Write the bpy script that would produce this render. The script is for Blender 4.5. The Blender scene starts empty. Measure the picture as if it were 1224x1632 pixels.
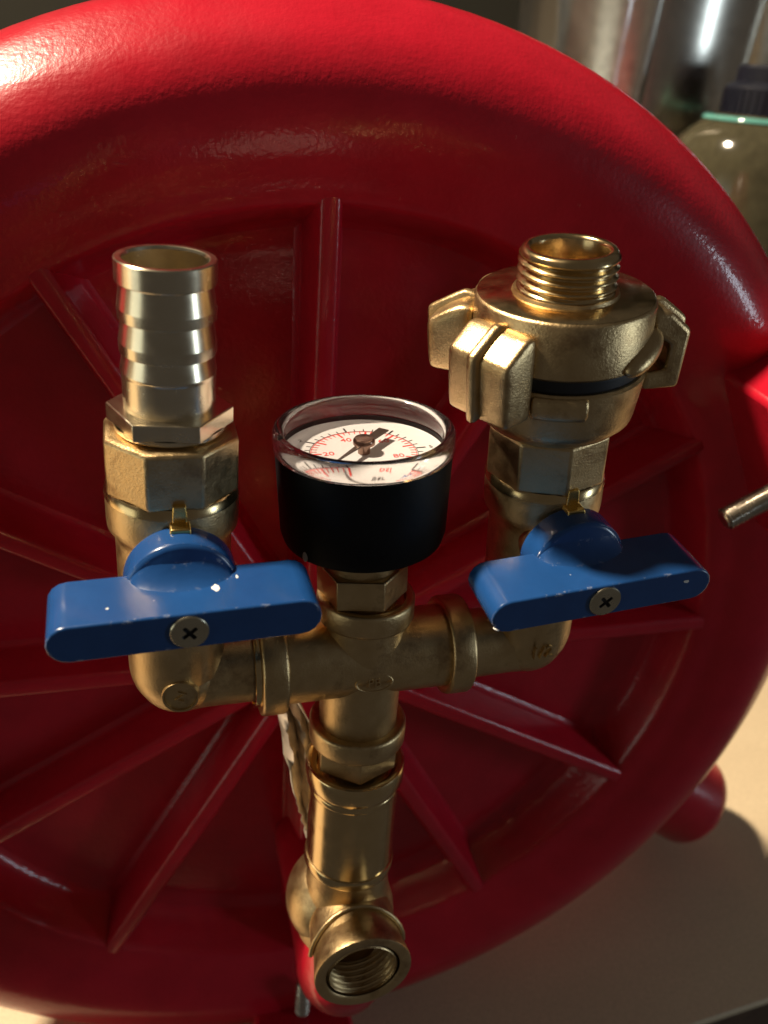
import bpy, bmesh, math, random
from mathutils import Vector, Matrix, Euler
random.seed(7)
scene = bpy.context.scene
COL = scene.collection
PI = math.pi
rad = math.radians
T = Matrix.Translation

# ------------------------------------------------------------------ camera
R0 = 0.15                                   # radius of the casing's dish, metres
cam_d = bpy.data.cameras.new('camera'); cam = bpy.data.objects.new('camera', cam_d); COL.objects.link(cam)
p_, y_, r_ = rad(27.32), rad(16.02), rad(4.304)
fw = Vector((math.sin(y_)*math.cos(p_), math.cos(y_)*math.cos(p_), -math.sin(p_)))
rt0 = Vector((math.cos(y_), -math.sin(y_), 0)); up0 = rt0.cross(fw)
rt = rt0*math.cos(r_) + up0*math.sin(r_); up = -rt0*math.sin(r_) + up0*math.cos(r_)
M = Matrix((rt, up, -fw)).transposed().to_4x4()
M.translation = Vector((-0.048357, -0.2404455, 0.185676))
cam.matrix_world = M
cam_d.sensor_width = 4.8; cam_d.lens = 4.15
cam_d.clip_start = 0.01; cam_d.clip_end = 50
cam_d.dof.use_dof = True; cam_d.dof.focus_distance = 0.205; cam_d.dof.aperture_fstop = 2.2
scene.camera = cam
scene.render.resolution_x, scene.render.resolution_y = 768, 1024

# ------------------------------------------------------------------ world, lamps, exposure
w = bpy.data.worlds.new('World'); scene.world = w; w.use_nodes = True
bg = w.node_tree.nodes['Background']; bg.inputs[0].default_value = (1.0, 0.88, 0.76, 1); bg.inputs[1].default_value = 0.052
scene.view_settings.view_transform = 'Standard'; scene.view_settings.look = 'None'
scene.view_settings.exposure = 0.0; scene.view_settings.gamma = 1.0
def area(name, loc, target, size, power, col, shape='DISK', size_y=None):
    l = bpy.data.lights.new(name, 'AREA'); l.shape = shape; l.size = size; l.energy = power; l.color = col
    if size_y: l.size_y = size_y
    o = bpy.data.objects.new(name, l); COL.objects.link(o); o.location = loc
    o.rotation_euler = (Vector(target) - Vector(loc)).to_track_quat('-Z', 'Y').to_euler()
    return o
area('room_lamp', (-1.44, 0.42, 2.22), (0, 0, 0), 0.24, 176, (1.0, 0.84, 0.62))
area('side_window', (1.15, -0.60, 0.14), (0, 0, 0), 0.14, 2.2, (0.72, 0.88, 1.0), 'RECTANGLE', 0.42)
area('left_fill_lamp', (-1.35, -0.34, 0.02), (0, -0.05, 0.05), 0.7, 1.6, (0.95, 1.0, 0.84), 'RECTANGLE', 0.6)  # added fill lamp: pale reflections on the brass and rim from the left
try:
    scene.cycles.use_denoising = True
    scene.cycles.max_bounces = 10; scene.cycles.transmission_bounces = 8; scene.cycles.transparent_max_bounces = 12
    scene.cycles.sample_clamp_indirect = 4.0
except Exception: pass

# ------------------------------------------------------------------ materials
def nodes(name):
    m = bpy.data.materials.new(name); m.use_nodes = True
    nt = m.node_tree; b = nt.nodes['Principled BSDF']
    return m, nt, b
def N(nt, t, **kw):
    n = nt.nodes.new(t)
    for k, v in kw.items():
        if k.startswith('i_'): n.inputs[k[2:].replace('_', ' ')].default_value = v
        else: setattr(n, k, v)
    return n
def noise(nt, scale, detail=4, rough=0.6, vec=None):
    tc = nt.nodes.new('ShaderNodeTexCoord'); n = nt.nodes.new('ShaderNodeTexNoise')
    n.inputs['Scale'].default_value = scale; n.inputs['Detail'].default_value = detail; n.inputs['Roughness'].default_value = rough
    src = tc.outputs['Object']
    if vec:
        mp = nt.nodes.new('ShaderNodeMapping'); mp.inputs['Scale'].default_value = vec
        nt.links.new(src, mp.inputs['Vector']); src = mp.outputs[0]
    nt.links.new(src, n.inputs['Vector'])
    return n.outputs[0]
def ramp(nt, fac, stops):
    r = nt.nodes.new('ShaderNodeValToRGB'); nt.links.new(fac, r.inputs[0])
    e = r.color_ramp.elements
    while len(e) < len(stops): e.new(0.5)
    for k, (p, c) in enumerate(stops):
        e[k].position = p; e[k].color = (*c, 1) if len(c) == 3 else c
    return r.outputs[0]
def maprange(nt, fac, a, b, c, d):
    r = nt.nodes.new('ShaderNodeMapRange'); nt.links.new(fac, r.inputs[0])
    for i, v in zip((1, 2, 3, 4), (a, b, c, d)): r.inputs[i].default_value = v
    return r.outputs[0]
def bump(nt, b, h, strength, dist):
    n = nt.nodes.new('ShaderNodeBump'); n.inputs['Strength'].default_value = strength; n.inputs['Distance'].default_value = dist
    nt.links.new(h, n.inputs['Height'])
    nt.links.new(n.outputs[0], b.inputs['Normal'])
    return n

def red_paint():
    m, nt, b = nodes('red enamel paint')
    c = ramp(nt, noise(nt, 60, 5), [(0.3, (0.42, 0.007, 0.020)), (0.7, (0.52, 0.010, 0.027))])
    mix = nt.nodes.new('ShaderNodeMix'); mix.data_type = 'RGBA'                # a little dust and a few tiny scuffs
    f = maprange(nt, noise(nt, 620, 3, 0.6, (1, 1, 0.45)), 0.745, 0.79, 0.0, 0.35)
    nt.links.new(f, mix.inputs['Factor']); nt.links.new(c, mix.inputs['A']); mix.inputs['B'].default_value = (0.55, 0.25, 0.22, 1)
    nt.links.new(mix.outputs['Result'], b.inputs['Base Color'])
    nt.links.new(maprange(nt, noise(nt, 90, 3), 0.3, 0.7, 0.30, 0.40), b.inputs['Roughness'])
    b.inputs['Specular IOR Level'].default_value = 0.22; b.inputs['Coat Weight'].default_value = 0.5; b.inputs['Coat Roughness'].default_value = 0.07
    bp = bump(nt, b, noise(nt, 700, 2, 0.5), 0.25, 0.00045)
    nt.links.new(bp.outputs[0], b.inputs['Coat Normal'])
    return m
def brass(name, c1, c2, r1, r2, grain=900, bstr=0.25, bdist=0.0002, vec=None, stain=(0.30, 0.15, 0.06), st=0.62):
    m, nt, b = nodes(name)
    base = ramp(nt, noise(nt, 130, 6, 0.65), [(0.32, c1), (0.68, c2)])
    mix = nt.nodes.new('ShaderNodeMix'); mix.data_type = 'RGBA'
    f = maprange(nt, noise(nt, 75, 5, 0.7), st, st + 0.16, 0.0, 0.75)
    nt.links.new(f, mix.inputs['Factor']); nt.links.new(base, mix.inputs['A']); mix.inputs['B'].default_value = (*stain, 1)
    nt.links.new(mix.outputs['Result'], b.inputs['Base Color'])
    b.inputs['Metallic'].default_value = 1
    nt.links.new(maprange(nt, noise(nt, 260, 4), 0.3, 0.7, r1, r2), b.inputs['Roughness'])
    bump(nt, b, noise(nt, grain, 3, 0.6, vec), bstr, bdist)
    return m
RED = red_paint()
CAST = brass('sand cast brass', (0.58, 0.41, 0.205), (0.69, 0.51, 0.275), 0.29, 0.40, 2100, 0.5, 0.0002, None, (0.26, 0.15, 0.075), 0.54)
TURN = brass('turned brass', (0.68, 0.49, 0.24), (0.76, 0.57, 0.31), 0.16, 0.26, 2200, 0.18, 0.00008, (0.15, 0.15, 3.0))
BARB = brass('pale polished brass', (0.76, 0.66, 0.48), (0.81, 0.71, 0.53), 0.20, 0.28, 2400, 0.14, 0.00006, (0.12, 0.12, 3.0), st=0.7)
GOLD = brass('yellow brass', (0.74, 0.50, 0.14), (0.82, 0.58, 0.22), 0.20, 0.30, 1400, 0.25, 0.0001)
NICK = brass('dull nickel', (0.50, 0.45, 0.33), (0.60, 0.55, 0.42), 0.22, 0.34, 1200, 0.2, 0.0001)
ZINC = brass('zinc plated steel', (0.55, 0.50, 0.42), (0.66, 0.60, 0.52), 0.2, 0.3, 1200, 0.2, 0.0001)

def blue_paint():
    m, nt, b = nodes('blue enamel paint')
    c = ramp(nt, noise(nt, 120, 4), [(0.3, (0.009, 0.052, 0.185)), (0.7, (0.012, 0.064, 0.22))])
    bev = N(nt, 'ShaderNodeBevel', samples=4); bev.inputs['Radius'].default_value = 0.0007
    geo = nt.nodes.new('ShaderNodeNewGeometry')
    dot = N(nt, 'ShaderNodeVectorMath', operation='DOT_PRODUCT')
    nt.links.new(bev.outputs[0], dot.inputs[0]); nt.links.new(geo.outputs['Normal'], dot.inputs[1])
    edge = maprange(nt, dot.outputs['Value'], 0.995, 0.94, 0.0, 1.0)
    wear = maprange(nt, noise(nt, 520, 4, 0.7), 0.58, 0.66, 0.0, 0.75)
    spots = maprange(nt, noise(nt, 300, 2, 0.5), 0.80, 0.82, 0.0, 0.6)
    mul = N(nt, 'ShaderNodeMath', operation='MULTIPLY'); nt.links.new(edge, mul.inputs[0]); nt.links.new(wear, mul.inputs[1])
    mx = N(nt, 'ShaderNodeMath', operation='MAXIMUM'); nt.links.new(mul.outputs[0], mx.inputs[0]); nt.links.new(spots, mx.inputs[1])
    mix = nt.nodes.new('ShaderNodeMix'); mix.data_type = 'RGBA'
    nt.links.new(mx.outputs[0], mix.inputs['Factor']); nt.links.new(c, mix.inputs['A']); mix.inputs['B'].default_value = (0.6, 0.63, 0.68, 1)
    nt.links.new(mix.outputs['Result'], b.inputs['Base Color'])
    b.inputs['Roughness'].default_value = 0.26
    b.inputs['Coat Weight'].default_value = 0.2
    bump(nt, b, noise(nt, 260, 2), 0.12, 0.0006)
    return m
BLUE = blue_paint()
def plain(name, c, r=0.5, metal=0, bs=0, grain=600, var=0.12, spec=None):
    m, nt, b = nodes(name)
    lo = tuple(x*(1-var) for x in c); hi = tuple(min(1, x*(1+var)) for x in c)
    nt.links.new(ramp(nt, noise(nt, 140, 4), [(0.3, lo), (0.7, hi)]), b.inputs['Base Color'])
    b.inputs['Roughness'].default_value = r; b.inputs['Metallic'].default_value = metal
    if spec is not None: b.inputs['Specular IOR Level'].default_value = spec
    if bs: bump(nt, b, noise(nt, grain, 3), bs, 0.0003)
    return m
BLACK = plain('black plastic', (0.005, 0.005, 0.006), 0.5, 0, 0.15, 700, 0.2, 0.16)
RUBBER_SHADE = plain('black rubber and recess shade', (0.010, 0.010, 0.014), 0.5)
NAVY = plain('navy plastic', (0.005, 0.006, 0.013), 0.5, spec=0.25)
WHITE = plain('white print card', (0.62, 0.61, 0.62), 0.5, 0, 0, 600, 0.03)
INKB = plain('black ink', (0.02, 0.02, 0.02), 0.5)
INKR = plain('red ink', (0.70, 0.05, 0.04), 0.5)
INKU = plain('blue ink', (0.04, 0.08, 0.35), 0.5)
CHIP = plain('white primer', (0.75, 0.74, 0.72), 0.6)
BLADE = plain('dark pointer metal', (0.05, 0.035, 0.028), 0.35, 0.3)
PIVOT = plain('bronze pivot', (0.26, 0.17, 0.13), 0.28, 1)
STEEL = plain('polished steel', (0.72, 0.67, 0.58), 0.27, 1)
TAPE = plain('crumpled tape', (0.62, 0.52, 0.42), 0.3, 0.35, 0.5, 500, 0.3)
GREEN = plain('olive bottle contents', (0.055, 0.049, 0.029), 0.10, 0, 0, 100, 0.2)
TEAL = plain('teal edge and highlight', (0.09, 0.26, 0.23), 0.1)
def plastic_clear():
    m, nt, b = nodes('clear acrylic')
    b.inputs['Base Color'].default_value = (0.90, 0.88, 0.88, 1)
    b.inputs['Roughness'].default_value = 0.09; b.inputs['IOR'].default_value = 1.45; b.inputs['Transmission Weight'].default_value = 1
    bump(nt, b, noise(nt, 300, 3), 0.06, 0.0004)
    return m
CLEAR = plastic_clear()
def pane_clear():                     # a thin sheet: lets light straight through, mirrors a little
    m, nt, b = nodes('thin acrylic sheet')
    nt.nodes.remove(b); out = nt.nodes['Material Output']
    tr = N(nt, 'ShaderNodeBsdfTransparent'); tr.inputs[0].default_value = (0.96, 0.95, 0.95, 1)
    gl = N(nt, 'ShaderNodeBsdfGlossy'); gl.inputs['Roughness'].default_value = 0.06
    fr = N(nt, 'ShaderNodeFresnel'); fr.inputs[0].default_value = 1.4
    mx = N(nt, 'ShaderNodeMixShader'); nt.links.new(fr.outputs[0], mx.inputs[0])
    nt.links.new(tr.outputs[0], mx.inputs[1]); nt.links.new(gl.outputs[0], mx.inputs[2]); nt.links.new(mx.outputs[0], out.inputs[0])
    return m
PANE = pane_clear()
def table_mat():
    m, nt, b = nodes('pale worktop')
    n1 = noise(nt, 9, 6, 0.6, (0.6, 1.6, 1)); n2 = noise(nt, 700, 3)
    c1 = ramp(nt, n1, [(0.3, (0.56, 0.445, 0.295)), (0.55, (0.615, 0.49, 0.325)), (0.75, (0.655, 0.53, 0.355))])
    c2 = ramp(nt, n2, [(0.3, (0.82, 0.82, 0.82)), (0.7, (1, 1, 1))])
    mix = nt.nodes.new('ShaderNodeMix'); mix.data_type = 'RGBA'; mix.blend_type = 'MULTIPLY'; mix.inputs['Factor'].default_value = 1
    nt.links.new(c1, mix.inputs['A']); nt.links.new(c2, mix.inputs['B']); nt.links.new(mix.outputs['Result'], b.inputs['Base Color'])
    b.inputs['Roughness'].default_value = 0.55
    bump(nt, b, n2, 0.15, 0.0004)
    return m
TABLE = table_mat()
DARKWOOD = plain('dark brown wood', (0.06, 0.030, 0.016), 0.5, 0, 0.2, 200, 0.3)
WALLM = plain('dim olive wall', (0.014, 0.0135, 0.009), 0.8, 0, 0.1, 60, 0.15)

# ------------------------------------------------------------------ mesh helpers
class MB:
    def __init__(s): s.v, s.f = [], []
    def add(s, vs, fs, mat=None):
        o = len(s.v)
        s.v += [(mat @ Vector(v)) if mat else Vector(v) for v in vs]
        s.f += [tuple(i + o for i in f) for f in fs]
        return s
    def lathe(s, prof, n=64, mat=None):            # prof: (r, z) bottom to top or any order; axis Z
        vs, fs, rows = [], [], []
        for r, z in prof:
            if r < 1e-7: rows.append([len(vs)]); vs.append((0, 0, z))
            else:
                rows.append(list(range(len(vs), len(vs) + n)))
                vs += [(r*math.cos(2*PI*k/n), r*math.sin(2*PI*k/n), z) for k in range(n)]
        for a, b in zip(rows, rows[1:]):
            for k in range(n):
                k2 = (k + 1) % n
                if len(a) == 1 and len(b) == 1: continue
                if len(a) == 1: fs.append((a[0], b[k2], b[k]))
                elif len(b) == 1: fs.append((a[k], a[k2], b[0]))
                else: fs.append((a[k], a[k2], b[k2], b[k]))
        return s.add(vs, fs, mat)
    def prism(s, poly, z0, z1, mat=None):          # closed polygon in XY
        n = len(poly)
        vs = [(x, y, z0) for x, y in poly] + [(x, y, z1) for x, y in poly]
        fs = [tuple(range(n))[::-1], tuple(range(n, 2*n))] + [(k, (k+1) % n, n + (k+1) % n, n + k) for k in range(n)]
        return s.add(vs, fs, mat)
    def ngon(s, n, r, z0, z1, rot=0, mat=None, cham=0.0):
        ring = lambda rr, z: [(rr*math.cos(rot + 2*PI*k/n), rr*math.sin(rot + 2*PI*k/n), z) for k in range(n)]
        if cham: rows = [ring(r - cham, z0), ring(r, z0 + cham*.6), ring(r, z1 - cham*.6), ring(r - cham, z1)]
        else: rows = [ring(r, z0), ring(r, z1)]
        vs = sum(rows, []); fs = [tuple(range(n))[::-1], tuple(range(len(vs) - n, len(vs)))]
        for i in range(len(rows) - 1):
            fs += [(i*n + k, i*n + (k+1) % n, (i+1)*n + (k+1) % n, (i+1)*n + k) for k in range(n)]
        return s.add(vs, fs, mat)
    def box(s, x0, x1, y0, y1, z0, z1, mat=None):
        return s.prism([(x0, y0), (x1, y0), (x1, y1), (x0, y1)], z0, z1, mat)
    def tube(s, pts, radii, n=24, mat=None, cap=True):
        pts = [Vector(p) for p in pts]; m = len(pts); vs, fs = [], []
        if not hasattr(radii, '__len__'): radii = [radii]*m
        prev = None
        for i, p in enumerate(pts):
            t = (pts[min(i+1, m-1)] - pts[max(i-1, 0)]).normalized()
            if prev is None:
                a = Vector((0, 0, 1)) if abs(t.z) < 0.9 else Vector((1, 0, 0)); x = t.cross(a).normalized()
            else: x = (prev - t*prev.dot(t)).normalized()
            prev = x; y = t.cross(x)
            vs += [p + (x*math.cos(2*PI*k/n) + y*math.sin(2*PI*k/n))*radii[i] for k in range(n)]
        for i in range(m-1):
            fs += [(i*n + k, i*n + (k+1) % n, (i+1)*n + (k+1) % n, (i+1)*n + k) for k in range(n)]
        if cap: fs += [tuple(range(n))[::-1], tuple(range((m-1)*n, m*n))]
        return s.add(vs, fs, mat)
    def thread(s, r, depth, pitch, z0, z1, n=72, mat=None, inner=False, per=8):
        rows = int((z1 - z0)/pitch*per); vs, fs = [], []
        for i in range(rows + 1):
            z = z0 + (z1 - z0)*i/rows
            for k in range(n):
                ph = ((z - z0)/pitch + k/n) % 1.0
                tri = 1 - abs(2*ph - 1); tri = min(1, max(0, tri*1.35 - 0.17))
                e = min(1, min(z - z0, z1 - z)/(pitch*0.6))
                rr = r - depth*(1 - tri)*(0.25 + 0.75*e) if not inner else r + depth*tri*e
                vs.append((rr*math.cos(2*PI*k/n), rr*math.sin(2*PI*k/n), z))
        for i in range(rows):
            for k in range(n):
                q = (i*n + k, i*n + (k+1) % n, (i+1)*n + (k+1) % n, (i+1)*n + k)
                fs.append(q if not inner else q[::-1])
        return s.add(vs, fs, mat)
    def sphere(s, r, mat=None, nu=24, nv=14, sc=(1, 1, 1)):
        prof = [(max(r*math.sin(PI*i/nv), 0 if i in (0, nv) else 1e-6), -r*math.cos(PI*i/nv)) for i in range(nv+1)]
        m = (mat or Matrix()) @ Matrix.Diagonal((*sc, 1))
        return s.lathe(prof, nu, m)

def finish(mb, name, mat, parent=None, bevel=0, seg=2, smooth=35, fix=True, sub=0):
    me = bpy.data.meshes.new(name); me.from_pydata([tuple(v) for v in mb.v], [], mb.f); me.update()
    if fix:
        bm = bmesh.new(); bm.from_mesh(me); bmesh.ops.recalc_face_normals(bm, faces=bm.faces); bm.to_mesh(me); bm.free()
    me.materials.append(mat)
    me.shade_smooth()
    if smooth < 180: me.set_sharp_from_angle(angle=rad(smooth))
    o = bpy.data.objects.new(name, me); COL.objects.link(o)
    if parent: o.parent = parent
    if bevel:
        b = o.modifiers.new('bevel', 'BEVEL'); b.width = bevel; b.segments = seg; b.limit_method = 'ANGLE'; b.angle_limit = rad(30)
        b.harden_normals = False
    if sub:
        m = o.modifiers.new('subd', 'SUBSURF'); m.levels = m.render_levels = sub
    return o
def thing(name, label, cat, mat=None, group=None):
    o = bpy.data.objects.new(name, None); COL.objects.link(o); o.empty_display_size = 0.01
    if mat is not None: o.matrix_world = mat
    o['label'] = label; o['category'] = cat
    if group: o['group'] = group
    return o
def tag(o, label, cat, group=None):
    o['label'] = label; o['category'] = cat
    if group: o['group'] = group
    return o
def text_mesh(mb, txt, size, mat, extrude=0.00002, align='CENTER'):
    cu = bpy.data.curves.new('lettering', 'FONT'); cu.body = txt; cu.size = size; cu.extrude = extrude
    cu.align_x = align; cu.align_y = 'CENTER'; cu.resolution_u = 3
    o = bpy.data.objects.new('lettering', cu); COL.objects.link(o)
    dg = bpy.context.evaluated_depsgraph_get(); dg.update()
    me = bpy.data.meshes.new_from_object(o.evaluated_get(dg))
    mb.add([v.co for v in me.vertices], [tuple(p.vertices) for p in me.polygons], mat)
    bpy.data.objects.remove(o); bpy.data.meshes.remove(me); bpy.data.curves.remove(cu)
def frame(x, y, z, o):
    m = Matrix((x, y, z)).transposed().to_4x4(); m.translation = o; return m
RX = lambda a: Matrix.Rotation(a, 4, 'X')
RY = lambda a: Matrix.Rotation(a, 4, 'Y')
RZ = lambda a: Matrix.Rotation(a, 4, 'Z')
def Z2(d):                                   # matrix turning +Z to direction d
    return Vector((0, 0, 1)).rotation_difference(Vector(d).normalized()).to_matrix().to_4x4()
mm = 0.001

# ------------------------------------------------------------------ the setting: worktop, wall
ZT = -0.204
def struct(mb, name, mat, **k):
    o = finish(mb, name, mat, **k); o['kind'] = 'structure'; return o
m = MB(); ea = rad(5)
e0, e1 = Vector((-3.2, -0.041 - 3.3*math.tan(ea))), Vector((2.4, -0.041 + 2.3*math.tan(ea)))
m.prism([(e0.x, e0.y), (e1.x, e1.y), (2.4, 2.2), (-3.2, 2.2)], ZT - 0.004, ZT)
worktop = struct(m, 'worktop', TABLE, bevel=0.001)
m = MB(); m.prism([(e0.x, e0.y + 0.003), (e1.x, e1.y + 0.003), (2.4, 2.1), (-3.2, 2.1)], ZT - 0.60, ZT - 0.0042)
struct(m, 'cabinet_front', DARKWOOD)
m = MB(); m.box(-3.6, 4.0, 2.2, 2.25, -0.8, 2.2); struct(m, 'back_wall', WALLM)

# ------------------------------------------------------------------ the red casing
casing = thing('pump_casing', 'big round red enamelled casing with spoked dish standing upright on the worktop', 'pump casing', T((0, 0.06, ZT)))
CO = casing.matrix_world.translation
def cpart(mb, name, mat=RED, parent=casing, **k):
    off = CO
    mb.v = [v - off for v in mb.v]
    return finish(mb, name, mat, parent, **k)
YM = RX(-PI/2)                                # lathe axis Z -> world +Y
def catmull(pts, k=6):
    out = []
    P = [Vector(p) for p in pts]
    for i in range(len(P) - 1):
        a, b, c, d = P[max(i-1, 0)], P[i], P[i+1], P[min(i+2, len(P)-1)]
        for j in range(k):
            t = j/k
            out.append(0.5*((2*b) + (c-a)*t + (2*a-5*b+4*c-d)*t*t + (3*b-a-3*c+d)*t**3))
    out.append(P[-1]); return out
fl = 0.118                                    # depth of the dish floor behind the rib crests, in R0
tube = [(0.935, fl), (0.955, fl*0.82), (0.978, 0.045), (0.993, 0.012), (1.012, -0.002), (1.045, -0.016), (1.09, -0.040), (1.145, -0.056),
        (1.20, -0.050), (1.25, -0.024), (1.29, 0.018), (1.328, 0.075), (1.340, 0.14), (1.330, 0.21), (1.30, 0.29), (1.25, 0.36), (1.20, 0.42), (1.10, 0.50), (0.9, 0.56), (0.5, 0.6)]
prof = [(0.0, fl), (0.4*R0, fl*R0)]
prof = [(0.0, fl*R0), (0.4*R0, fl*R0), (0.88*R0, fl*R0)] + [(p.x*R0, p.y*R0) for p in catmull(tube, 5)] + [(0, 0.6*R0)]
m = MB(); m.lathe(prof, 160, YM)
cpart(m, 'shell', smooth=60)
# hub boss
m = MB(); m.lathe([(0, -0.01*R0), (0.165*R0, -0.01*R0), (0.175*R0, 0.0), (0.20*R0, fl*R0), (0.20*R0, fl*R0 + 0.002), (0, fl*R0+0.002)], 72, YM)
cpart(m, 'hub', bevel=0.001)
# ribs: tapered in section, crest at y = 0
def rib(az):
    m = MB(); a0, a1 = 0.15*R0, 1.03*R0; n = 10; vs, fs = [], []
    for i in range(n + 1):
        x = a0 + (a1 - a0)*i/n
        ch, bh, f0 = 0.0031, 0.0049, fl*R0
        half = [(f0 + 0.002, bh + 0.0040), (f0 - 0.0002, bh + 0.0020), (f0 - 0.0010, bh + 0.0008), (f0 - 0.0026, bh), (0.0016, ch + 0.0002), (0.0005, ch - 0.0005), (0.0, ch - 0.0014)]
        sec = [(y, -z) for y, z in half] + [(y, z) for y, z in half[::-1]]; ns = len(sec)
        vs += [(x, y, z) for y, z in sec]
    for i in range(n):
        fs += [(i*ns + k, i*ns + k + 1, (i+1)*ns + k + 1, (i+1)*ns + k) for k in range(ns - 1)]
    fs += [tuple(range(ns))[::-1], tuple(range(n*ns, n*ns + ns))]
    m.add(vs, fs, RY(-az))
    return m
rib0 = cpart(rib(rad(90)), 'rib', smooth=60)
for k in range(12):
    if k == 3: continue
    r = rib0.copy(); COL.objects.link(r); r.parent = casing
    # turn about the dish axis
    piv = Vector((0, 0, 0)) - CO
    r.matrix_local = T(piv) @ RY(-rad(30*k - 90)) @ T(-piv)
# feet
def foot(p0, p1, r):
    m = MB(); p0, p1 = Vector(p0), Vector(p1); d = (p1 - p0); L = d.length; d.normalize()
    pts = [p0 + d*t for t in (0, L*0.5, L - 0.010)] ; rr = [r, r, r]
    for k in range(1, 7):
        a = k/6*PI/2; pts.append(p0 + d*(L - 0.010 + 0.010*math.sin(a))); rr.append(r - 0.010 + 0.010*math.cos(a))
    m.tube(pts, rr, 40); return m
for x in (1, -1):
    cpart(foot((0.125*x, 0.09, -0.105), (0.238*x, 0.070, -0.180), 0.026), 'foot', smooth=60)
# clamp lugs with their set bolts, pointing at the hub
def lug(az, wide=0.020, rc=1.235*R0):
    m = MB(); B = RY(-az) @ T((rc, 0, 0))
    # local x outward, y back, z tangential
    prof = [(-0.012, -0.032), (0.026, -0.032), (0.046, 0.020), (0.004, 0.030), (-0.010, 0.004)]
    vs = [(x, y, z) for z in (-wide, wide) for x, y in prof]; n = len(prof)
    fs = [tuple(range(n))[::-1], tuple(range(n, 2*n))] + [(k, (k+1) % n, n + (k+1) % n, n + k) for k in range(n)]
    m.add(vs, fs, B); return m
def bolt(az, y, r_in, r_out, rr):
    m = MB(); B = RY(-az) @ T((r_in, y, 0)) @ Z2((1, 0, 0))
    L = r_out - r_in
    m.thread(rr, rr*0.13, 0.0008, 0.0008, L, 32, B)
    m.lathe([(0, 0), (rr*0.72, 0), (rr*0.86, 0.0004), (rr*0.84, 0.0009)], 32, B)
    return m
for az, y, rin in ((rad(27.5), -0.031, 0.1375), (rad(269.5), -0.010, 1.035*R0), (rad(146), -0.012, 0.99*R0)):
    l = cpart(lug(az, 0.032, 1.14*R0) if az < 1 else lug(az), 'clamp_lug', bevel=0.002)
    b = cpart(bolt(az, y, rin, 1.25*R0, 0.0037 if az < 1 else 0.0030), 'clamp_bolt', ZINC, l)
# little paint blob on the rim
m = MB(); m.sphere(0.0045, T((-0.0545, -0.0055, 0.1585)) , sc=(1.2, .45, .4)); cpart(m, 'paint_run')
# spout: a red elbow that comes up under the brass tee
MA = Vector((-0.00017, -0.0621, 0.04939))     # centre of the pipe cross
m = MB(); yb = MA.y + 0.003; pts = [(0.002, yb, -0.048), (0.002, yb, -0.060), (0.002, yb, -0.074)]
for k in range(1, 9):
    a = k/8*rad(80); pts.append((0.002, yb + 0.018*(1 - math.cos(a)), -0.074 - 0.018*math.sin(a)))
pts += [(0.003, -0.02, -0.0945), (0.003, 0.025, -0.100)]
m.tube(pts, [0.0116, 0.0126, 0.0138] + [0.0142]*6 + [0.0135]*(len(pts) - 9), 40); cpart(m, 'spout', smooth=60)

# ------------------------------------------------------------------ manifold frames
ang = rad(1.0)
u = Vector((math.cos(ang), math.sin(ang), 0)); v = Vector((-math.sin(ang), math.cos(ang), 0)); Zv = Vector((0, 0, 1))
F0 = frame(u, v, Zv, MA)                      # cross frame: x along arms, y back, z up
def armframe(x, phi, th):
    ax = (Zv - math.tan(phi)*v + math.tan(th)*u).normalized()
    xx = (u - ax*u.dot(ax)).normalized(); yy = ax.cross(xx)
    return frame(xx, yy, ax, MA + u*x)
FL = armframe(-0.046, rad(3), rad(0.78)); FR = armframe(0.0455, rad(5), rad(-5.4))
FLE = armframe(-0.046, rad(3), 0); FRE = armframe(0.0455, rad(3), rad(-2.4))
def ring_prof(r, z0, z1, c=0.0006):
    return [(r - c, z0), (r - c*.3, z0 + c*.3), (r, z0 + c), (r, z1 - c), (r - c*.3, z1 - c*.3), (r - c, z1)]

# ---- cross
crossT = thing('pipe_cross', 'cast brass four way pipe cross with an oval mark under the pressure gauge', 'pipe fitting', F0)
m = MB()
m.lathe([(0, -22*mm), (10.3*mm, -22*mm), (10.4*mm, -8*mm), (10.4*mm, 9*mm), (10.6*mm, 13*mm), (10.6*mm, 17*mm), (0, 17*mm)], 64)
m.lathe([(0, -24*mm), (10.7*mm, -24*mm), (10.7*mm, 24*mm), (0, 24*mm)], 64, RY(PI/2))
finish(m, 'body', CAST, crossT, bevel=0.0008)
def collar(r, z0, z1, rin, mat, parent, M0=None, name='collar'):
    m = MB(); h = z1 - z0
    m.lathe([(rin, z0 + h*.15)] + ring_prof(r, z0, z1, 0.0009) + [(rin + 0.0006, z1 - 0.0003), (rin, z1 - 0.002)], 72, M0)
    return finish(m, name, mat, parent, smooth=50)
collar(12.2*mm, 12.2*mm, 18.6*mm, 9.4*mm, CAST, crossT)
collar(12.9*mm, -27*mm, -20.5*mm, 9.4*mm, CAST, crossT)
collar(12.9*mm, 20.5*mm, 27*mm, 9.4*mm, CAST, crossT, RY(PI/2))
collar(12.9*mm, -27*mm, -20.5*mm, 9.4*mm, CAST, crossT, RY(PI/2))
# oval cast mark
m = MB()
el = [(4.6*mm*math.cos(2*PI*k/40), 2.3*mm*math.sin(2*PI*k/40), 0) for k in range(40)] 
Em = T((0, -10.5*mm, -1.5*mm)) @ RX(rad(90 - 14)) @ T((0.6*mm, 0, 0.35*mm))
m.tube([Vector(e) for e in el] + [Vector(el[0])], 0.28*mm, 8, Em, cap=False)
text_mesh(m, 'PB', 3.2*mm, Em, 0.00025)
finish(m, 'cast_mark', CAST, crossT, fix=False)

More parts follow.
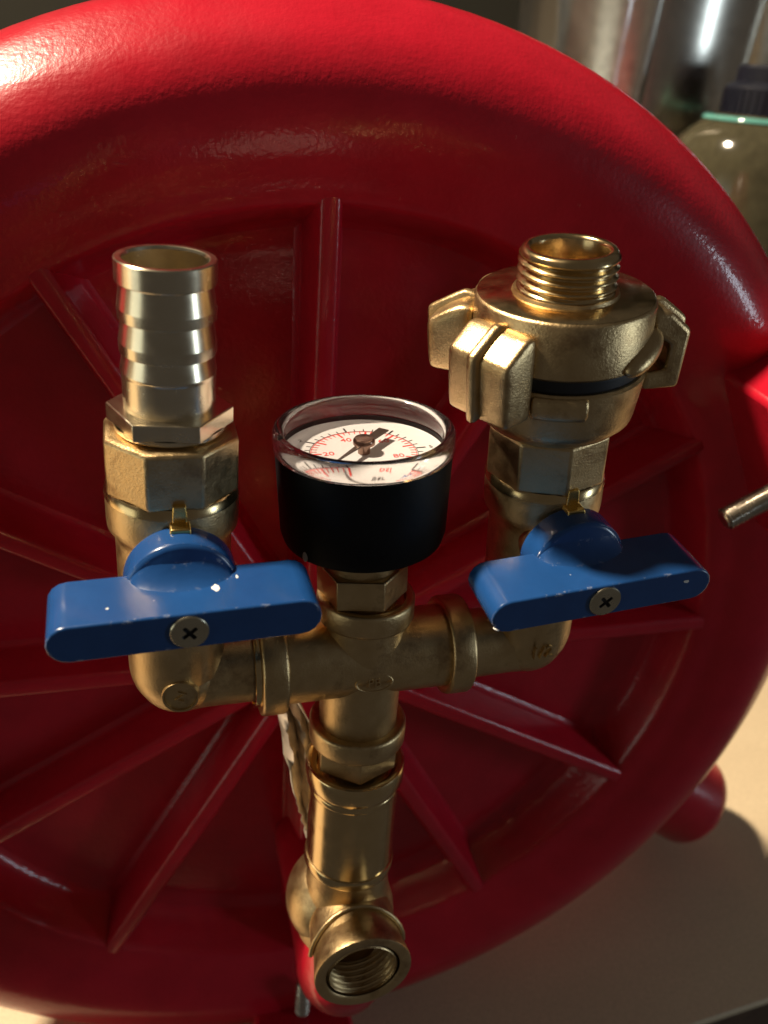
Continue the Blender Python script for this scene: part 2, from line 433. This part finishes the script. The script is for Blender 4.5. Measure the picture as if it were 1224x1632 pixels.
# ---- elbows
def elbow(side, F, name_label, emblem):
    t = thing('pipe_elbow', name_label, 'pipe fitting', F, 'elbows at the two ends of the cross')
    m = MB(); s = -side; pts = [(s*19*mm, 0, 0), (s*7*mm, 0, 0)]; Rb = 4*mm
    for k in range(1, 10):
        a = k/9*PI/2; pts.append((s*(Rb - Rb*math.sin(a)), 0, Rb - Rb*math.cos(a)))
    pts += [(0, 0, 17.0*mm)]
    m.tube(pts, [9.0*mm]*2 + [9.3*mm, 9.6*mm, 9.9*mm, 10.2*mm, 10.5*mm, 10.8*mm, 11.0*mm, 11.1*mm] + [11.2*mm]*(len(pts) - 10), 48)
    m.sphere(10.7*mm, T((s*0.6*mm, 0, 1.6*mm)), 40, 24)
    finish(m, 'body', CAST, t, smooth=60)
    m = MB()
    m.ngon(6, 10.6*mm, 15.5*mm, 21*mm, rad(15)) if False else m.lathe(ring_prof(10.6*mm, 0, 3.2*mm), 56, RY(s*PI/2) @ T((0, 0, 17.5*mm)))
    finish(m, 'rim_band', TURN, t)
    m = MB()
    if emblem == 'disc':
        B = T((0.0*mm, -11.0*mm, 2.4*mm)) @ RX(rad(86)) @ RY(rad(-6))
        m.lathe([(0, 0.6*mm), (3.4*mm, 0.6*mm), (3.6*mm, 0.5*mm), (3.7*mm, 0.9*mm), (4.1*mm, 0.9*mm), (4.3*mm, 0.3*mm), (4.3*mm, -2*mm)], 40, B)
        text_mesh(m, 'Z', 3.6*mm, B @ T((0, 0, 0.75*mm)) @ RZ(rad(-20)), 0.0003)
    else:
        B = T((-0.8*mm, -10.9*mm, 3.4*mm)) @ RX(rad(90)) @ RY(rad(4))
        text_mesh(m, '1/2', 5.2*mm, B @ T((0, 0, 0.4*mm)), 0.0006)
    finish(m, 'cast_mark', CAST, t, smooth=30, fix=(emblem == 'disc'))
    return t
elbow(-1, FLE, 'brass elbow with a round cast mark below the hose tail valve', 'disc')
elbow(1, FRE, 'brass elbow with cast size figures below the claw coupling valve', 'size')

# ---- ball valves (local z = flow axis, -y = towards the handle)
HH = 38.7*mm
def valve(F, label, psi, roll, turn=0):
    t = thing('ball_valve', label, 'valve', F @ T((0, 0, 17.2*mm)), 'ball valves on the two arms')
    o = T((0, 0, -17.2*mm))
    m = MB(); m.lathe([(0, 17.3*mm), (11.6*mm, 17.3*mm), (12.4*mm, 19*mm), (12.4*mm, 40*mm), (12.9*mm, 42.2*mm), (13.9*mm, 43.6*mm), (14.0*mm, 45*mm),
                       (14.0*mm, 51.2*mm), (13.6*mm, 52.4*mm), (12.9*mm, 53.0*mm), (0, 53.0*mm)], 72, o)
    m.lathe([(0, 0), (8.5*mm, 0), (9.0*mm, 2*mm), (9.0*mm, 14.5*mm), (0, 14.5*mm)], 40, o @ T((0, 0, HH)) @ RX(PI/2))
    finish(m, 'body', CAST, t, smooth=40)
    m = MB(); n = 8; ro = 13.3*mm/math.cos(PI/8)
    ring = lambda rr, z: [(rr*math.cos(PI/8 + 2*PI*k/n), rr*math.sin(PI/8 + 2*PI*k/n), z) for k in range(n)]
    m.ngon(8, ro, 52.6*mm, 65.6*mm, PI/8 + turn, o, 0.9*mm)
    finish(m, 'octagon_end', CAST, t, bevel=0.0005, smooth=25)
    m = MB(); m.lathe([(13.9*mm, 50.8*mm), (14.15*mm, 51.0*mm), (13.9*mm, 52.6*mm), (13.4*mm, 53.2*mm)], 72, o); finish(m, 'bright_edge', TURN, t)
    # stop lug above the stem
    m = MB()
    m.prism([(-1.7*mm, 0), (1.7*mm, 0), (1.3*mm, 7.5*mm), (-1.3*mm, 7.5*mm)], 9*mm, 14.6*mm, o @ T((0.6*mm, 0, HH + 8.5*mm)) @ RX(PI/2))
    m.prism([(-2.4*mm, 0), (2.4*mm, 0), (2.0*mm, 3.0*mm), (-2.0*mm, 3.0*mm)], 12*mm, 17.0*mm, o @ T((0.6*mm, 0, HH + 9.2*mm)) @ RX(PI/2))
    finish(m, 'stop_lug', GOLD, t, bevel=0.0003)
    # T handle, in its own frame: origin on the flow axis at the stem, bar along x
    h = MB()
    s1 = 34.0*mm; s0 = 19.0*mm; Lh = 25.8*mm; hz = 4.1*mm
    prof = []
    for sx in (1, -1):                                    # rounded bar outline in XZ
        for k in range(9):
            a = -PI/2 + PI*k/8
            prof.append((sx*(Lh - hz + hz*math.cos(a)), sx*hz*math.sin(a)))
    h.prism([(x, z) for x, z in prof], s0, s1, RX(PI/2))
    handle_bar = h
    hub = MB()
    hub.lathe([(0, 13.5*mm), (10.6*mm, 13.5*mm), (11.4*mm, 14.2*mm), (11.4*mm, 20.4*mm), (10.9*mm, 21.2*mm), (9.6*mm, 21.6*mm), (4.5*mm, 23.6*mm), (0, 23.6*mm)], 64, RX(PI/2))
    # web that sweeps the hub into the bar
    web = MB(); vs = []; n = 18
    for i in range(n + 1):
        a = PI*i/n
        for j in range(7):
            tt = j/6; yy = 20.5*mm + 7.5*mm*tt
            k = (1 - tt)**2.2
            rr = 10.9*mm*k + hz*0.96*(1 - k)
            wx = (10.9*mm + 2.5*mm*tt) * math.cos(a)
            vs.append((wx, -yy, max(rr*math.sin(a), 0.0)))
    fs = []
    for i in range(n):
        for j in range(6): fs.append((i*7 + j, i*7 + j + 1, (i+1)*7 + j + 1, (i+1)*7 + j))
    web.add(vs, fs); 
    allh = MB(); allh.add(handle_bar.v, handle_bar.f); allh.add(hub.v, hub.f); allh.add(web.v, web.f); allh.add([Vector((x.x, x.y, -x.z)) for x in web.v], web.f)
    ho = finish(allh, 'handle', BLUE, t, bevel=0.0009, seg=3, smooth=40)
    ho.matrix_local = T((0, 0, HH - 17.2*mm)) @ RZ(psi) @ RY(roll)
    # screw
    m = MB(); B = T((0, -s1, 0)) @ RX(PI/2)
    rs = 3.7*mm; n = 48
    m.lathe([(rs*0.9, -0.6*mm), (rs, -0.1*mm), (rs, 0.30*mm), (rs*0.95, 0.50*mm), (rs*0.55, 0.62*mm)], n, B)
    # head top with a cross recess
    ring = [(rs*0.55*math.cos(2*PI*k/n), rs*0.55*math.sin(2*PI*k/n), 0.62*mm) for k in range(n)]
    cr = []
    cw, cl = 0.42*mm, 1.75*mm
    for k in range(n):
        a = 2*PI*k/n; ca, sa = math.cos(a), math.sin(a)
        # distance to a plus-shaped outline
        t1 = min(cl/max(abs(ca), 1e-6), cw/max(abs(sa), 1e-6)); t2 = min(cw/max(abs(ca), 1e-6), cl/max(abs(sa), 1e-6))
        q = max(t1, t2); cr.append((q*ca, q*sa))
    vs = ring + [(x, y, 0.62*mm) for x, y in cr] + [(x*.8, y*.8, 0.08*mm) for x, y in cr] + [(0, 0, 0.06*mm)]
    fs = [(k, (k+1) % n, n + (k+1) % n, n + k) for k in range(n)] + [(n + k, n + (k+1) % n, 2*n + (k+1) % n, 2*n + k) for k in range(n)] + [(2*n + k, 2*n + (k+1) % n, 3*n) for k in range(n)]
    m.add(vs, fs, B @ RZ(rad(38)))
    sc = finish(m, 'screw', NICK, ho, smooth=30); sc.data.materials.append(RUBBER_SHADE)
    for p in list(sc.data.polygons)[-2*n:]: p.material_index = 1  # shallow recess painted black: grime plus the shade of a deeper slot
    return t, ho
tl, hl = valve(FL, 'brass ball valve with blue handle under the ridged hose tail', rad(1.5), rad(-1.4))
tr, hr = valve(FR, 'brass ball valve with blue handle under the claw coupling', rad(1.0), rad(0.8), rad(18))
def chip(h, x, y, z, nrm, sx, sy, seed):
    m = MB(); rnd = random.Random(seed); n = 11
    top = [( (sx*(0.6 + 0.5*rnd.random()))*math.cos(2*PI*k/n), (sy*(0.6 + 0.5*rnd.random()))*math.sin(2*PI*k/n)) for k in range(n)]
    m.prism(top, -0.0003, 0.00006, T((x, y, z)) @ Z2(nrm))
    return finish(m, 'paint_chip', CHIP, h)
chip(hl, 6.0*mm, -26.5*mm, 4.1*mm, (0, 0, 1), 0.9*mm, 1.3*mm, 3)
chip(hl, -14.5*mm, -29.5*mm, 4.1*mm, (0, 0, 1), 0.3*mm, 0.3*mm, 5)
chip(hl, 10.5*mm, -23.5*mm, 4.1*mm, (0, 0, 1), 0.3*mm, 0.7*mm, 6)
chip(hr, 19.5*mm, -34.0*mm, 1.4*mm, (0, -1, 0), 0.9*mm, 0.5*mm, 8)
chip(hr, -24.6*mm, -33.6*mm, -2.9*mm, (-.6, -.3, -.8), 1.2*mm, 0.8*mm, 9)

# ---- hose tail on the left valve
hose = thing('hose_tail', 'pale brass ridged hose tail standing on the valve at left', 'hose fitting', FL @ T((0, 0, 65.7*mm)))
o = T((0, 0, -65.7*mm))
m = MB()
ri = 7.9*mm
pr = [(ri, 60*mm), (ri, 99.6*mm), (8.1*mm, 100.1*mm), (8.3*mm, 100.2*mm), (9.3*mm, 100.2*mm), (9.5*mm, 100.0*mm), (9.55*mm, 95.95*mm), (9.45*mm, 95.8*mm)]
for zt, zm, zb in ((95.7, 91.0, 88.8), (88.8, 84.3, 82.1), (82.1, 78.4, 77.9)):
    pr += [(8.72*mm, zt*mm), (8.72*mm, (zt - 0.1)*mm), (9.42*mm, zm*mm), (9.42*mm, (zm - .05)*mm), (9.36*mm, (zb + 0.1)*mm), (9.3*mm, (zb + 0.03)*mm)]
pr += [(9.2*mm, 77.5*mm), (9.15*mm, 70*mm)]
m.lathe(pr, 96, o); finish(m, 'ridged_tube', BARB, hose, smooth=6, fix=False)
m = MB(); m.ngon(6, 12.7*mm, 66.9*mm, 70.6*mm, rad(-127), o, 0.25*mm); m.lathe([(0, 65.6*mm), (10.6*mm, 65.6*mm), (11.3*mm, 66.2*mm), (11.3*mm, 67.2*mm)], 64, o)
finish(m, 'hexagon', BARB, hose, bevel=0.0002, smooth=25)

# ---- claw coupling on the right valve
cp = thing('claw_coupling', 'cast brass claw coupling with threaded mouth on the valve at right', 'hose coupling', FR @ T((0, 0, 65.7*mm)))
o = T((0, 0, -65.7*mm))
m = MB(); m.lathe([(0, 65.5*mm), (14*mm, 65.5*mm), (15.2*mm, 66.3*mm), (17.4*mm, 68.6*mm), (17.8*mm, 70*mm), (18.7*mm, 77*mm), (19.0*mm, 79.4*mm), (18.4*mm, 80.0*mm), (0, 80.0*mm)], 80, o)
low = finish(m, 'lower_ring', CAST, cp, smooth=40)
m = MB(); m.lathe([(16*mm, 79.5*mm), (17.6*mm, 79.7*mm), (18.0*mm, 80.6*mm), (17.7*mm, 81.4*mm), (18.0*mm, 82.2*mm), (17.6*mm, 83.4*mm), (16*mm, 83.5*mm)], 72, o)
finish(m, 'gasket', RUBBER_SHADE, cp, smooth=60)
m = MB(); m.lathe([(0, 83.0*mm), (18.4*mm, 83.0*mm), (19.0*mm, 83.6*mm), (19.0*mm, 94.6*mm), (18.5*mm, 95.3*mm), (17.9*mm, 95.5*mm), (11.3*mm, 95.5*mm), (11.0*mm, 96.2*mm), (0, 96.2*mm)], 80, o)
upr = finish(m, 'upper_ring', CAST, cp, smooth=40)
m = MB(); m.lathe([(10.9*mm, 95.51*mm), (18.2*mm, 95.56*mm), (18.5*mm, 95.36*mm)], 80, o); finish(m, 'turned_face', TURN, cp, smooth=60)
m = MB(); m.thread(10.45*mm, 1.0*mm, 1.9*mm, 96.3*mm, 103.6*mm, 96, o, per=12)
m.lathe([(10.2*mm, 96.0*mm), (10.2*mm, 96.4*mm)], 96, o)
m.lathe([(10.2*mm, 103.5*mm), (9.9*mm, 104.3*mm), (9.5*mm, 104.8*mm), (8.6*mm, 104.9*mm), (8.2*mm, 104.6*mm), (7.9*mm, 104.0*mm), (7.9*mm, 94*mm), (0, 94*mm)], 96, o)
finish(m, 'threaded_mouth', TURN, cp, smooth=50, fix=False)
def claw(al, z0, z1, wt, r0, r1, top_in, bot_in, parent, slope=4.6*mm, solid=True):
    """C-shaped hook in the (r, z) plane, swept over its tangential width, with a raised rib down the middle"""
    B = o @ RZ(al); hw = wt/2
    prof = [(top_in, z1), (r0 + 0.8*mm, z1 - 0.2*mm), (r1, z1 - slope), (r1 - 0.9*mm, z0), (bot_in, z0),
            (bot_in, z0 + 4.2*mm), (r0 + 1.6*mm, z0 + 4.4*mm), (r0 + 1.6*mm, z1 - slope - 3.2*mm), (top_in, z1 - 4.5*mm)]
    if solid: prof = prof[:5]
    m = MB(); n = len(prof)
    vs = [(r, sgn*hw*(1 - 0.0), z) for sgn in (-1, 1) for r, z in prof]
    fs = [tuple(range(n)), tuple(range(n, 2*n))[::-1]] + [(k, n + k, n + (k+1) % n, (k+1) % n) for k in range(n)]
    m.add(vs, fs, B)
    c = finish(m, 'claw', CAST, parent, bevel=0.0020 if solid else 0.0012, seg=2 if solid else 4, smooth=180 if solid else 40, sub=2 if solid else 0)
    g = 1.7*mm; rp = [(top_in + 0.5*mm, z1 + 0.3*mm), (r0 + 1.0*mm, z1 + g*.7), (r1 + g, z1 - slope + g*.4), (r1 + g - 0.9*mm, z0 - 0.4*mm),
                      (r1 - 3.5*mm, z0 + 1.0*mm), (r1 - 3.5*mm, z1 - slope - 2*mm), (top_in + 0.5*mm, z1 - 3*mm)]
    m = MB(); n = len(rp); vs = [(r, sgn*1.45*mm, z) for sgn in (-1, 1) for r, z in rp]
    fs = [tuple(range(n)), tuple(range(n, 2*n))[::-1]] + [(k, n + k, n + (k+1) % n, (k+1) % n) for k in range(n)]
    m.add(vs, fs, B)
    finish(m, 'claw_rib', CAST, c, bevel=0.0011, seg=2, smooth=180, sub=1)
    return c
claw(rad(-153), 74.0*mm, 92.8*mm, 17.0*mm, 20*mm, 27.0*mm, 17.5*mm, 17.5*mm, cp)
claw(rad(142), 75.5*mm, 92.0*mm, 15.0*mm, 21*mm, 29*mm, 17.5*mm, 17.5*mm, cp)
claw(rad(-4), 74.0*mm, 92.0*mm, 14.0*mm, 21*mm, 27*mm, 17.5*mm, 17.5*mm, cp, solid=False)
claw(rad(52), 74.0*mm, 92.5*mm, 14*mm, 20*mm, 25.0*mm, 17.5*mm, 17.5*mm, cp)
m = MB(); m.sphere(4.2*mm, o @ RZ(rad(-48)) @ T((18.2*mm, 0, 86.0*mm)) @ RX(rad(16)), sc=(0.8, 1.9, 0.66)); finish(m, 'cam_ramp', CAST, cp, smooth=180)
m = MB(); m.sphere(4.2*mm, o @ RZ(rad(115)) @ T((20.3*mm, 0, 91.5*mm)), sc=(0.7, 1.1, 0.6)); finish(m, 'cam_ramp', CAST, cp, smooth=180)
m = MB()
for i in range(12):
    pass
arc = []
for i in range(15):
    a = rad(-130 + 36*i/14); arc.append((a, 1.0))
vs = []; fs = []
pr2 = [(17.5*mm, 73.8*mm), (19.3*mm, 74.4*mm), (19.9*mm, 75.6*mm), (19.9*mm, 78.2*mm), (19.3*mm, 79.6*mm), (17.5*mm, 79.7*mm)]
for a, _ in arc: vs += [(r*math.cos(a), r*math.sin(a), z) for r, z in pr2]
n6 = len(pr2)
for i in range(len(arc) - 1): fs += [(i*n6 + k, i*n6 + (k+1) % n6, (i+1)*n6 + (k+1) % n6, (i+1)*n6 + k) for k in range(n6)]
fs += [tuple(range(n6))[::-1], tuple(range(len(vs) - n6, len(vs)))]
m.add(vs, fs, o); finish(m, 'cam_ramp', CAST, cp, bevel=0.0008, seg=3, smooth=40)

# ---- pressure gauge
gx = (Zv + u*math.tan(rad(-2.6))).normalized(); gxx = (u - gx*u.dot(gx)).normalized()
FG = frame(gxx, gx.cross(gxx), gx, MA + u*(-0.0010) + Zv*0.0175)
ga = thing('pressure_gauge', 'round black pressure gauge with white dial under a clear cover', 'pressure gauge', FG)
g0 = 17.5*mm; o = T((0, 0, -g0))
m = MB(); m.ngon(6, 11.1*mm, 19.0*mm, 27*mm, rad(-136), o, 0.4*mm); m.lathe([(0, 16*mm), (8.6*mm, 16*mm), (8.6*mm, 36*mm), (0, 36*mm)], 40, o)
finish(m, 'stem_hexagon', CAST, ga, bevel=0.0003, smooth=25)
m = MB(); m.lathe([(0, 33.5*mm), (9*mm, 33.5*mm), (16.5*mm, 34.2*mm), (18.9*mm, 35.8*mm), (19.5*mm, 38*mm), (20.1*mm, 57.3*mm), (20.0*mm, 57.6*mm), (18.6*mm, 57.6*mm), (18.6*mm, 55.2*mm), (0, 55.2*mm)], 96, o)
finish(m, 'case', BLACK, ga, smooth=40)
ZD = 56.0*mm
m = MB(); m.lathe([(0, ZD), (17.7*mm, ZD), (18.5*mm, ZD + 0.5*mm), (18.55*mm, ZD - 0.6*mm)], 96, o); dial = finish(m, 'dial', WHITE, ga, smooth=40)
# print on the dial (flat print, a hair above the card)
def tick(mb, deg, r0, r1, wd, z):
    a = rad(deg); c, s = math.cos(a), math.sin(a)
    B = Matrix(((c, -s, 0, 0), (s, c, 0, 0), (0, 0, 1, z), (0, 0, 0, 1)))
    mb.box(r0, r1, -wd/2, wd/2, 0, 0.00003, o @ B)
def arcband(mb, d0, d1, r, wd, z, n=60):
    vs, fs = [], []
    for i in range(n + 1):
        a = rad(d0 + (d1 - d0)*i/n)
        vs += [((r - wd/2)*math.cos(a), (r - wd/2)*math.sin(a), z), ((r + wd/2)*math.cos(a), (r + wd/2)*math.sin(a), z)]
    fs = [(2*i, 2*i+1, 2*i+3, 2*i+2) for i in range(n)]
    mb.add(vs, fs, o)
zp = ZD + 0.05*mm
D0, per = 240.0, 48.0
kb, kr, ku = MB(), MB(), MB()
for i in range(31):
    d = D0 - per*i/5
    if i % 5 == 0: tick(kb, d, 12.4*mm, 14.6*mm, 0.42*mm, zp)
    else: tick(kb, d, 12.4*mm, 13.5*mm, 0.22*mm, zp)
arcband(kb, D0, D0 - 6*per, 12.3*mm, 0.14*mm, zp)
psi = per*0.0689476
for i in range(0, 45):
    d = D0 - psi*i*2
    if d < D0 - 6*per: break
    if i % 5 == 0: tick(kr, d, 9.6*mm, 12.1*mm, 0.46*mm, zp)
    else: tick(kr, d, 10.7*mm, 12.1*mm, 0.22*mm, zp)
arcband(kr, D0, D0 - 6*per, 12.0*mm, 0.16*mm, zp)
for val in (20, 40, 60, 80):
    a = rad(D0 - psi*val); text_mesh(kr, str(val), 2.7*mm, o @ T((8.0*mm*math.cos(a), 8.0*mm*math.sin(a), zp)), 0.00002)
for val in range(0, 7):
    a = rad(D0 - per*val)
    text_mesh(kb, str(val), 1.9*mm, o @ T((15.9*mm*math.cos(a), 15.9*mm*math.sin(a), zp)), 0.00002) if val in (0, 1, 2, 5, 6) else None
text_mesh(kr, 'psi', 2.6*mm, o @ T((2.0*mm, -11.2*mm, zp)), 0.00002)
text_mesh(kb, 'bar', 2.2*mm, o @ T((1.0*mm, -8.4*mm, zp)), 0.00002)
text_mesh(ku, 'W', 2.4*mm, o @ T((7.4*mm, -7.4*mm, zp)), 0.00002)
finish(kb, 'black_scale', INKB, dial, fix=False, smooth=30); finish(kr, 'red_scale', INKR, dial, fix=False, smooth=30); finish(ku, 'blue_mark', INKU, dial, fix=False, smooth=30)
# pointer
m = MB(); pa = rad(46)
B = o @ T((0, 0, ZD + 2.3*mm)) @ RZ(pa)
m.prism([(-11.2*mm, -0.15*mm), (-2*mm, -0.7*mm), (2*mm, -1.1*mm), (9.2*mm, -1.3*mm), (9.2*mm, 1.3*mm), (2*mm, 1.1*mm), (-2*mm, 0.7*mm), (-11.2*mm, 0.15*mm)], 0, 0.3*mm, B)
ptr = finish(m, 'pointer', BLADE, ga)
m = MB(); m.lathe([(0, ZD - .1*mm), (1.4*mm, ZD - .1*mm), (1.4*mm, ZD + 2.1*mm), (2.5*mm, ZD + 2.2*mm), (2.5*mm, ZD + 3.2*mm), (2.1*mm, ZD + 3.7*mm), (0.5*mm, ZD + 3.9*mm), (0, ZD + 3.9*mm)], 40, o)
finish(m, 'pivot', PIVOT, ptr, smooth=40)
# clear cover: thick ring (refracting) and thin window
m = MB(); zb = 57.7*mm; zt = 62.6*mm
m.lathe([(18.7*mm, zb), (20.35*mm, zb), (20.5*mm, zb + 0.5*mm), (20.5*mm, zt - 1.0*mm), (20.2*mm, zt - 0.3*mm), (19.6*mm, zt), (19.0*mm, zt), (18.5*mm, zt - 0.3*mm), (17.9*mm, zt - 1.1*mm), (17.9*mm, zb + 1.2*mm), (18.7*mm, zb)], 120, o)
m.sphere(1.1*mm, o @ RZ(rad(186)) @ T((19.6*mm, 0, zt - 0.1*mm)), sc=(1, 1.5, .7))
finish(m, 'clear_rim', CLEAR, ga, smooth=50)
m = MB(); m.lathe([(17.88*mm, zt - 1.25*mm), (0, zt - 1.25*mm)], 96, o); finish(m, 'clear_window', PANE, ga, fix=False)
# grey mark of glue at the lower left of the case
m = MB(); m.sphere(1.0*mm, o @ RZ(rad(215)) @ T((19.4*mm, 0, 37.2*mm)), sc=(.5, .7, 1.3)); finish(m, 'glue_spot', plain('grey glue', (0.45, 0.40, 0.36), 0.5), ga)

# ---- lower column
dn = thing('pipe_union', 'brass union sleeve with hexagon collar below the pipe cross', 'pipe fitting', F0 @ T((0, 0, -78*mm)))
o = T((0, 0, 78*mm))
m = MB(); m.ngon(6, 11.6*mm, -34.4*mm, -27.0*mm, rad(-97), o, 0.3*mm); m.lathe([(0, -40*mm), (9*mm, -40*mm), (9*mm, -24*mm), (0, -24*mm)], 40, o)
finish(m, 'hexagon', CAST, dn, bevel=0.0003, smooth=25)
m = MB(); m.lathe([(10.5*mm, -36.8*mm), (11.9*mm, -34.9*mm)] + ring_prof(13.6*mm, -40.8*mm, -34.6*mm, 0.8*mm)[::-1] + [(12.4*mm, -42.0*mm)], 72, o)
finish(m, 'collar', TURN, dn, smooth=40)
m = MB(); m.lathe([(0, -38*mm), (12.4*mm, -38*mm), (12.4*mm, -71*mm), (0, -71*mm)], 72, o)
m.lathe([(12.3*mm, -44.4*mm), (12.55*mm, -44.1*mm), (12.55*mm, -42.6*mm), (12.3*mm, -42.3*mm)], 72, o)
finish(m, 'sleeve', TURN, dn, bevel=0.0004, smooth=40)
m = MB(); m.lathe(ring_prof(13.0*mm, -73.6*mm, -70.2*mm, 0.7*mm) + [(10*mm, -69.8*mm)], 72, o @ T((0, 0, -72*mm)) @ RY(rad(4)) @ T((0, 0, 72*mm)))
finish(m, 'lower_collar', TURN, dn, smooth=40)

# ---- tee at the foot with its open threaded outlet
te = thing('pipe_tee', 'brass tee with open threaded outlet at the foot of the column', 'pipe fitting', F0 @ T((0, 0, -102*mm)))
o = T((0, 0, 102*mm)); zo = -91.8*mm
m = MB(); m.lathe([(0, -74*mm), (11.8*mm, -74*mm), (12.2*mm, -82*mm), (12.8*mm, -86*mm), (14.5*mm, -92*mm), (15.0*mm, -97*mm), (14.6*mm, -101*mm), (0, -101*mm)], 64, o)
m.sphere(15.5*mm, o @ T((-2.0*mm, 3*mm, -93*mm)), 40, 24)
psiO = rad(-1); O = o @ T((0, 0, zo)) @ RZ(psiO) @ RX(PI/2)
m.lathe([(0, 0), (12.4*mm, 0), (12.6*mm, 8*mm), (12.8*mm, 20*mm)], 64, O)
finish(m, 'body', CAST, te, smooth=40)
m = MB(); L = 25.2*mm
m.lathe([(12.8*mm, 17*mm), (13.2*mm, 20*mm), (13.9*mm, L - 1.2*mm), (13.8*mm, L - 0.3*mm), (13.3*mm, L), (11.3*mm, L), (10.6*mm, L - 0.7*mm)], 72, O)
m.thread(9.7*mm, 0.95*mm, 1.8*mm, L - 14*mm, L - 0.5*mm, 72, O, inner=True, per=10)
m.lathe([(9.7*mm, L - 14*mm), (8.6*mm, L - 14.2*mm), (8.6*mm, L - 20*mm), (0, L - 20*mm)], 72, O)
finish(m, 'outlet', CAST, te, smooth=50, fix=False)
m = MB()
wp = [(13.6*mm*math.cos(a), -(15.2*mm + 1.6*mm*math.cos(2*a)), 13.2*mm*math.sin(a)) for a in [rad(q) for q in range(0, 181, 12)]]
m.tube(wp, [0.7*mm]*len(wp), 10, o @ T((0, 0, zo)) @ RZ(psiO)); finish(m, 'seam', CAST, te, smooth=60)

# ---- crumpled tape hanging behind the column
tp = thing('sealing_tape', 'crumpled shiny strip of tape hanging behind the brass column', 'tape', T(MA + Vector((-0.018, 0.016, -0.030))))
m = MB(); rnd = random.Random(11); vs, fs = [], []; nr, nc = 26, 9
for i in range(nr):
    t = i/(nr - 1); z = 0.010 - 0.060*t; wd = 0.004 + 0.009*min(1, t*2.2) - 0.004*max(0, t - .5); cx = -0.0025 + 0.0165*t**0.6
    for j in range(nc):
        q = j/(nc - 1) - 0.5
        vs.append((cx + q*wd + rnd.uniform(-.0005, .0005), 0.0035*math.sin(j*1.9 + i*0.35) + rnd.uniform(-.0008, .0008) - 0.012*t, z + rnd.uniform(-.0006, .0006)))
for i in range(nr - 1):
    for j in range(nc - 1): fs.append((i*nc + j, i*nc + j + 1, (i+1)*nc + j + 1, (i+1)*nc + j))
m.add(vs, fs); so = finish(m, 'strip', TAPE, tp, fix=False, smooth=70)
sm = so.modifiers.new('thickness', 'SOLIDIFY'); sm.thickness = 0.0004

# ------------------------------------------------------------------ vessels behind the casing
def vase(loc, prof, label, turn):
    t = thing('steel_vase', label, 'vase', T(loc)); m = MB()
    m.lathe([(0, 0)] + [tuple(p) for p in catmull([Vector(q) for q in prof], 6)] + [(r - .003, h) for r, h in prof[::-1]] + [(0, .01)], 72); finish(m, 'body', STEEL, t, smooth=50)
    r, h = prof[-1]
    m = MB(); m.lathe([(r - .003, h - .001), (r + .002, h), (r + .003, h + .003), (r - .001, h + .005), (r - .003, h - .001)], 72); finish(m, 'lip', STEEL, t, smooth=50)
    return t
vase((0.352, 0.50, ZT), [(.066, 0), (.068, .1), (.072, .2), (.078, .30), (.085, .40), (.093, .52)], 'slim polished steel vase just behind the top edge of the casing', 0)
vase((0.60, 0.66, ZT), [(.100, 0), (.111, .1), (.123, .2), (.135, .30), (.147, .40), (.162, .52)], 'wide polished steel vase behind the dark capped bottle', 0)
gt = thing('glass_tumbler', 'tall clear glass tumbler in front of the slim steel vase', 'tumbler', T((0.268, 0.43, ZT)))
m = MB(); m.lathe([(0, 0), (.034, 0), (.036, .004), (.052, .47), (.0525, .472), (.050, .472), (.034, .012), (0, .010)], 64); finish(m, 'body', CLEAR, gt, smooth=50)
bt = thing('glass_bottle', 'olive glass bottle with navy screw cap behind the casing', 'bottle', T((0.385, 0.36, ZT)))
m = MB(); m.lathe([(0, 0), (.058, 0), (.062, .006), (.062, .335), (.058, .352), (.044, .364), (.030, .370), (0, .371)], 72); finish(m, 'body', GREEN, bt, smooth=50)
m = MB(); m.lathe([(.0430, .3635), (.0450, .3645), (.0445, .3665), (.0425, .3675), (.0410, .3660), (.0430, .3635)], 72); finish(m, 'shoulder_edge', TEAL, bt, smooth=50)  # thin teal ring: glass edge with its highlight painted in
m = MB(); m.lathe([(0, .362), (.031, .362), (.033, .364), (.033, .385), (.030, .388), (.027, .389), (.027, .398), (.025, .400), (0, .400)], 48)
for k in range(40):
    a = 2*PI*k/40; m.box(.0325, .0336, -.0012, .0012, .366, .384, RZ(a))
cap = finish(m, 'screw_cap', NAVY, bt, smooth=40)
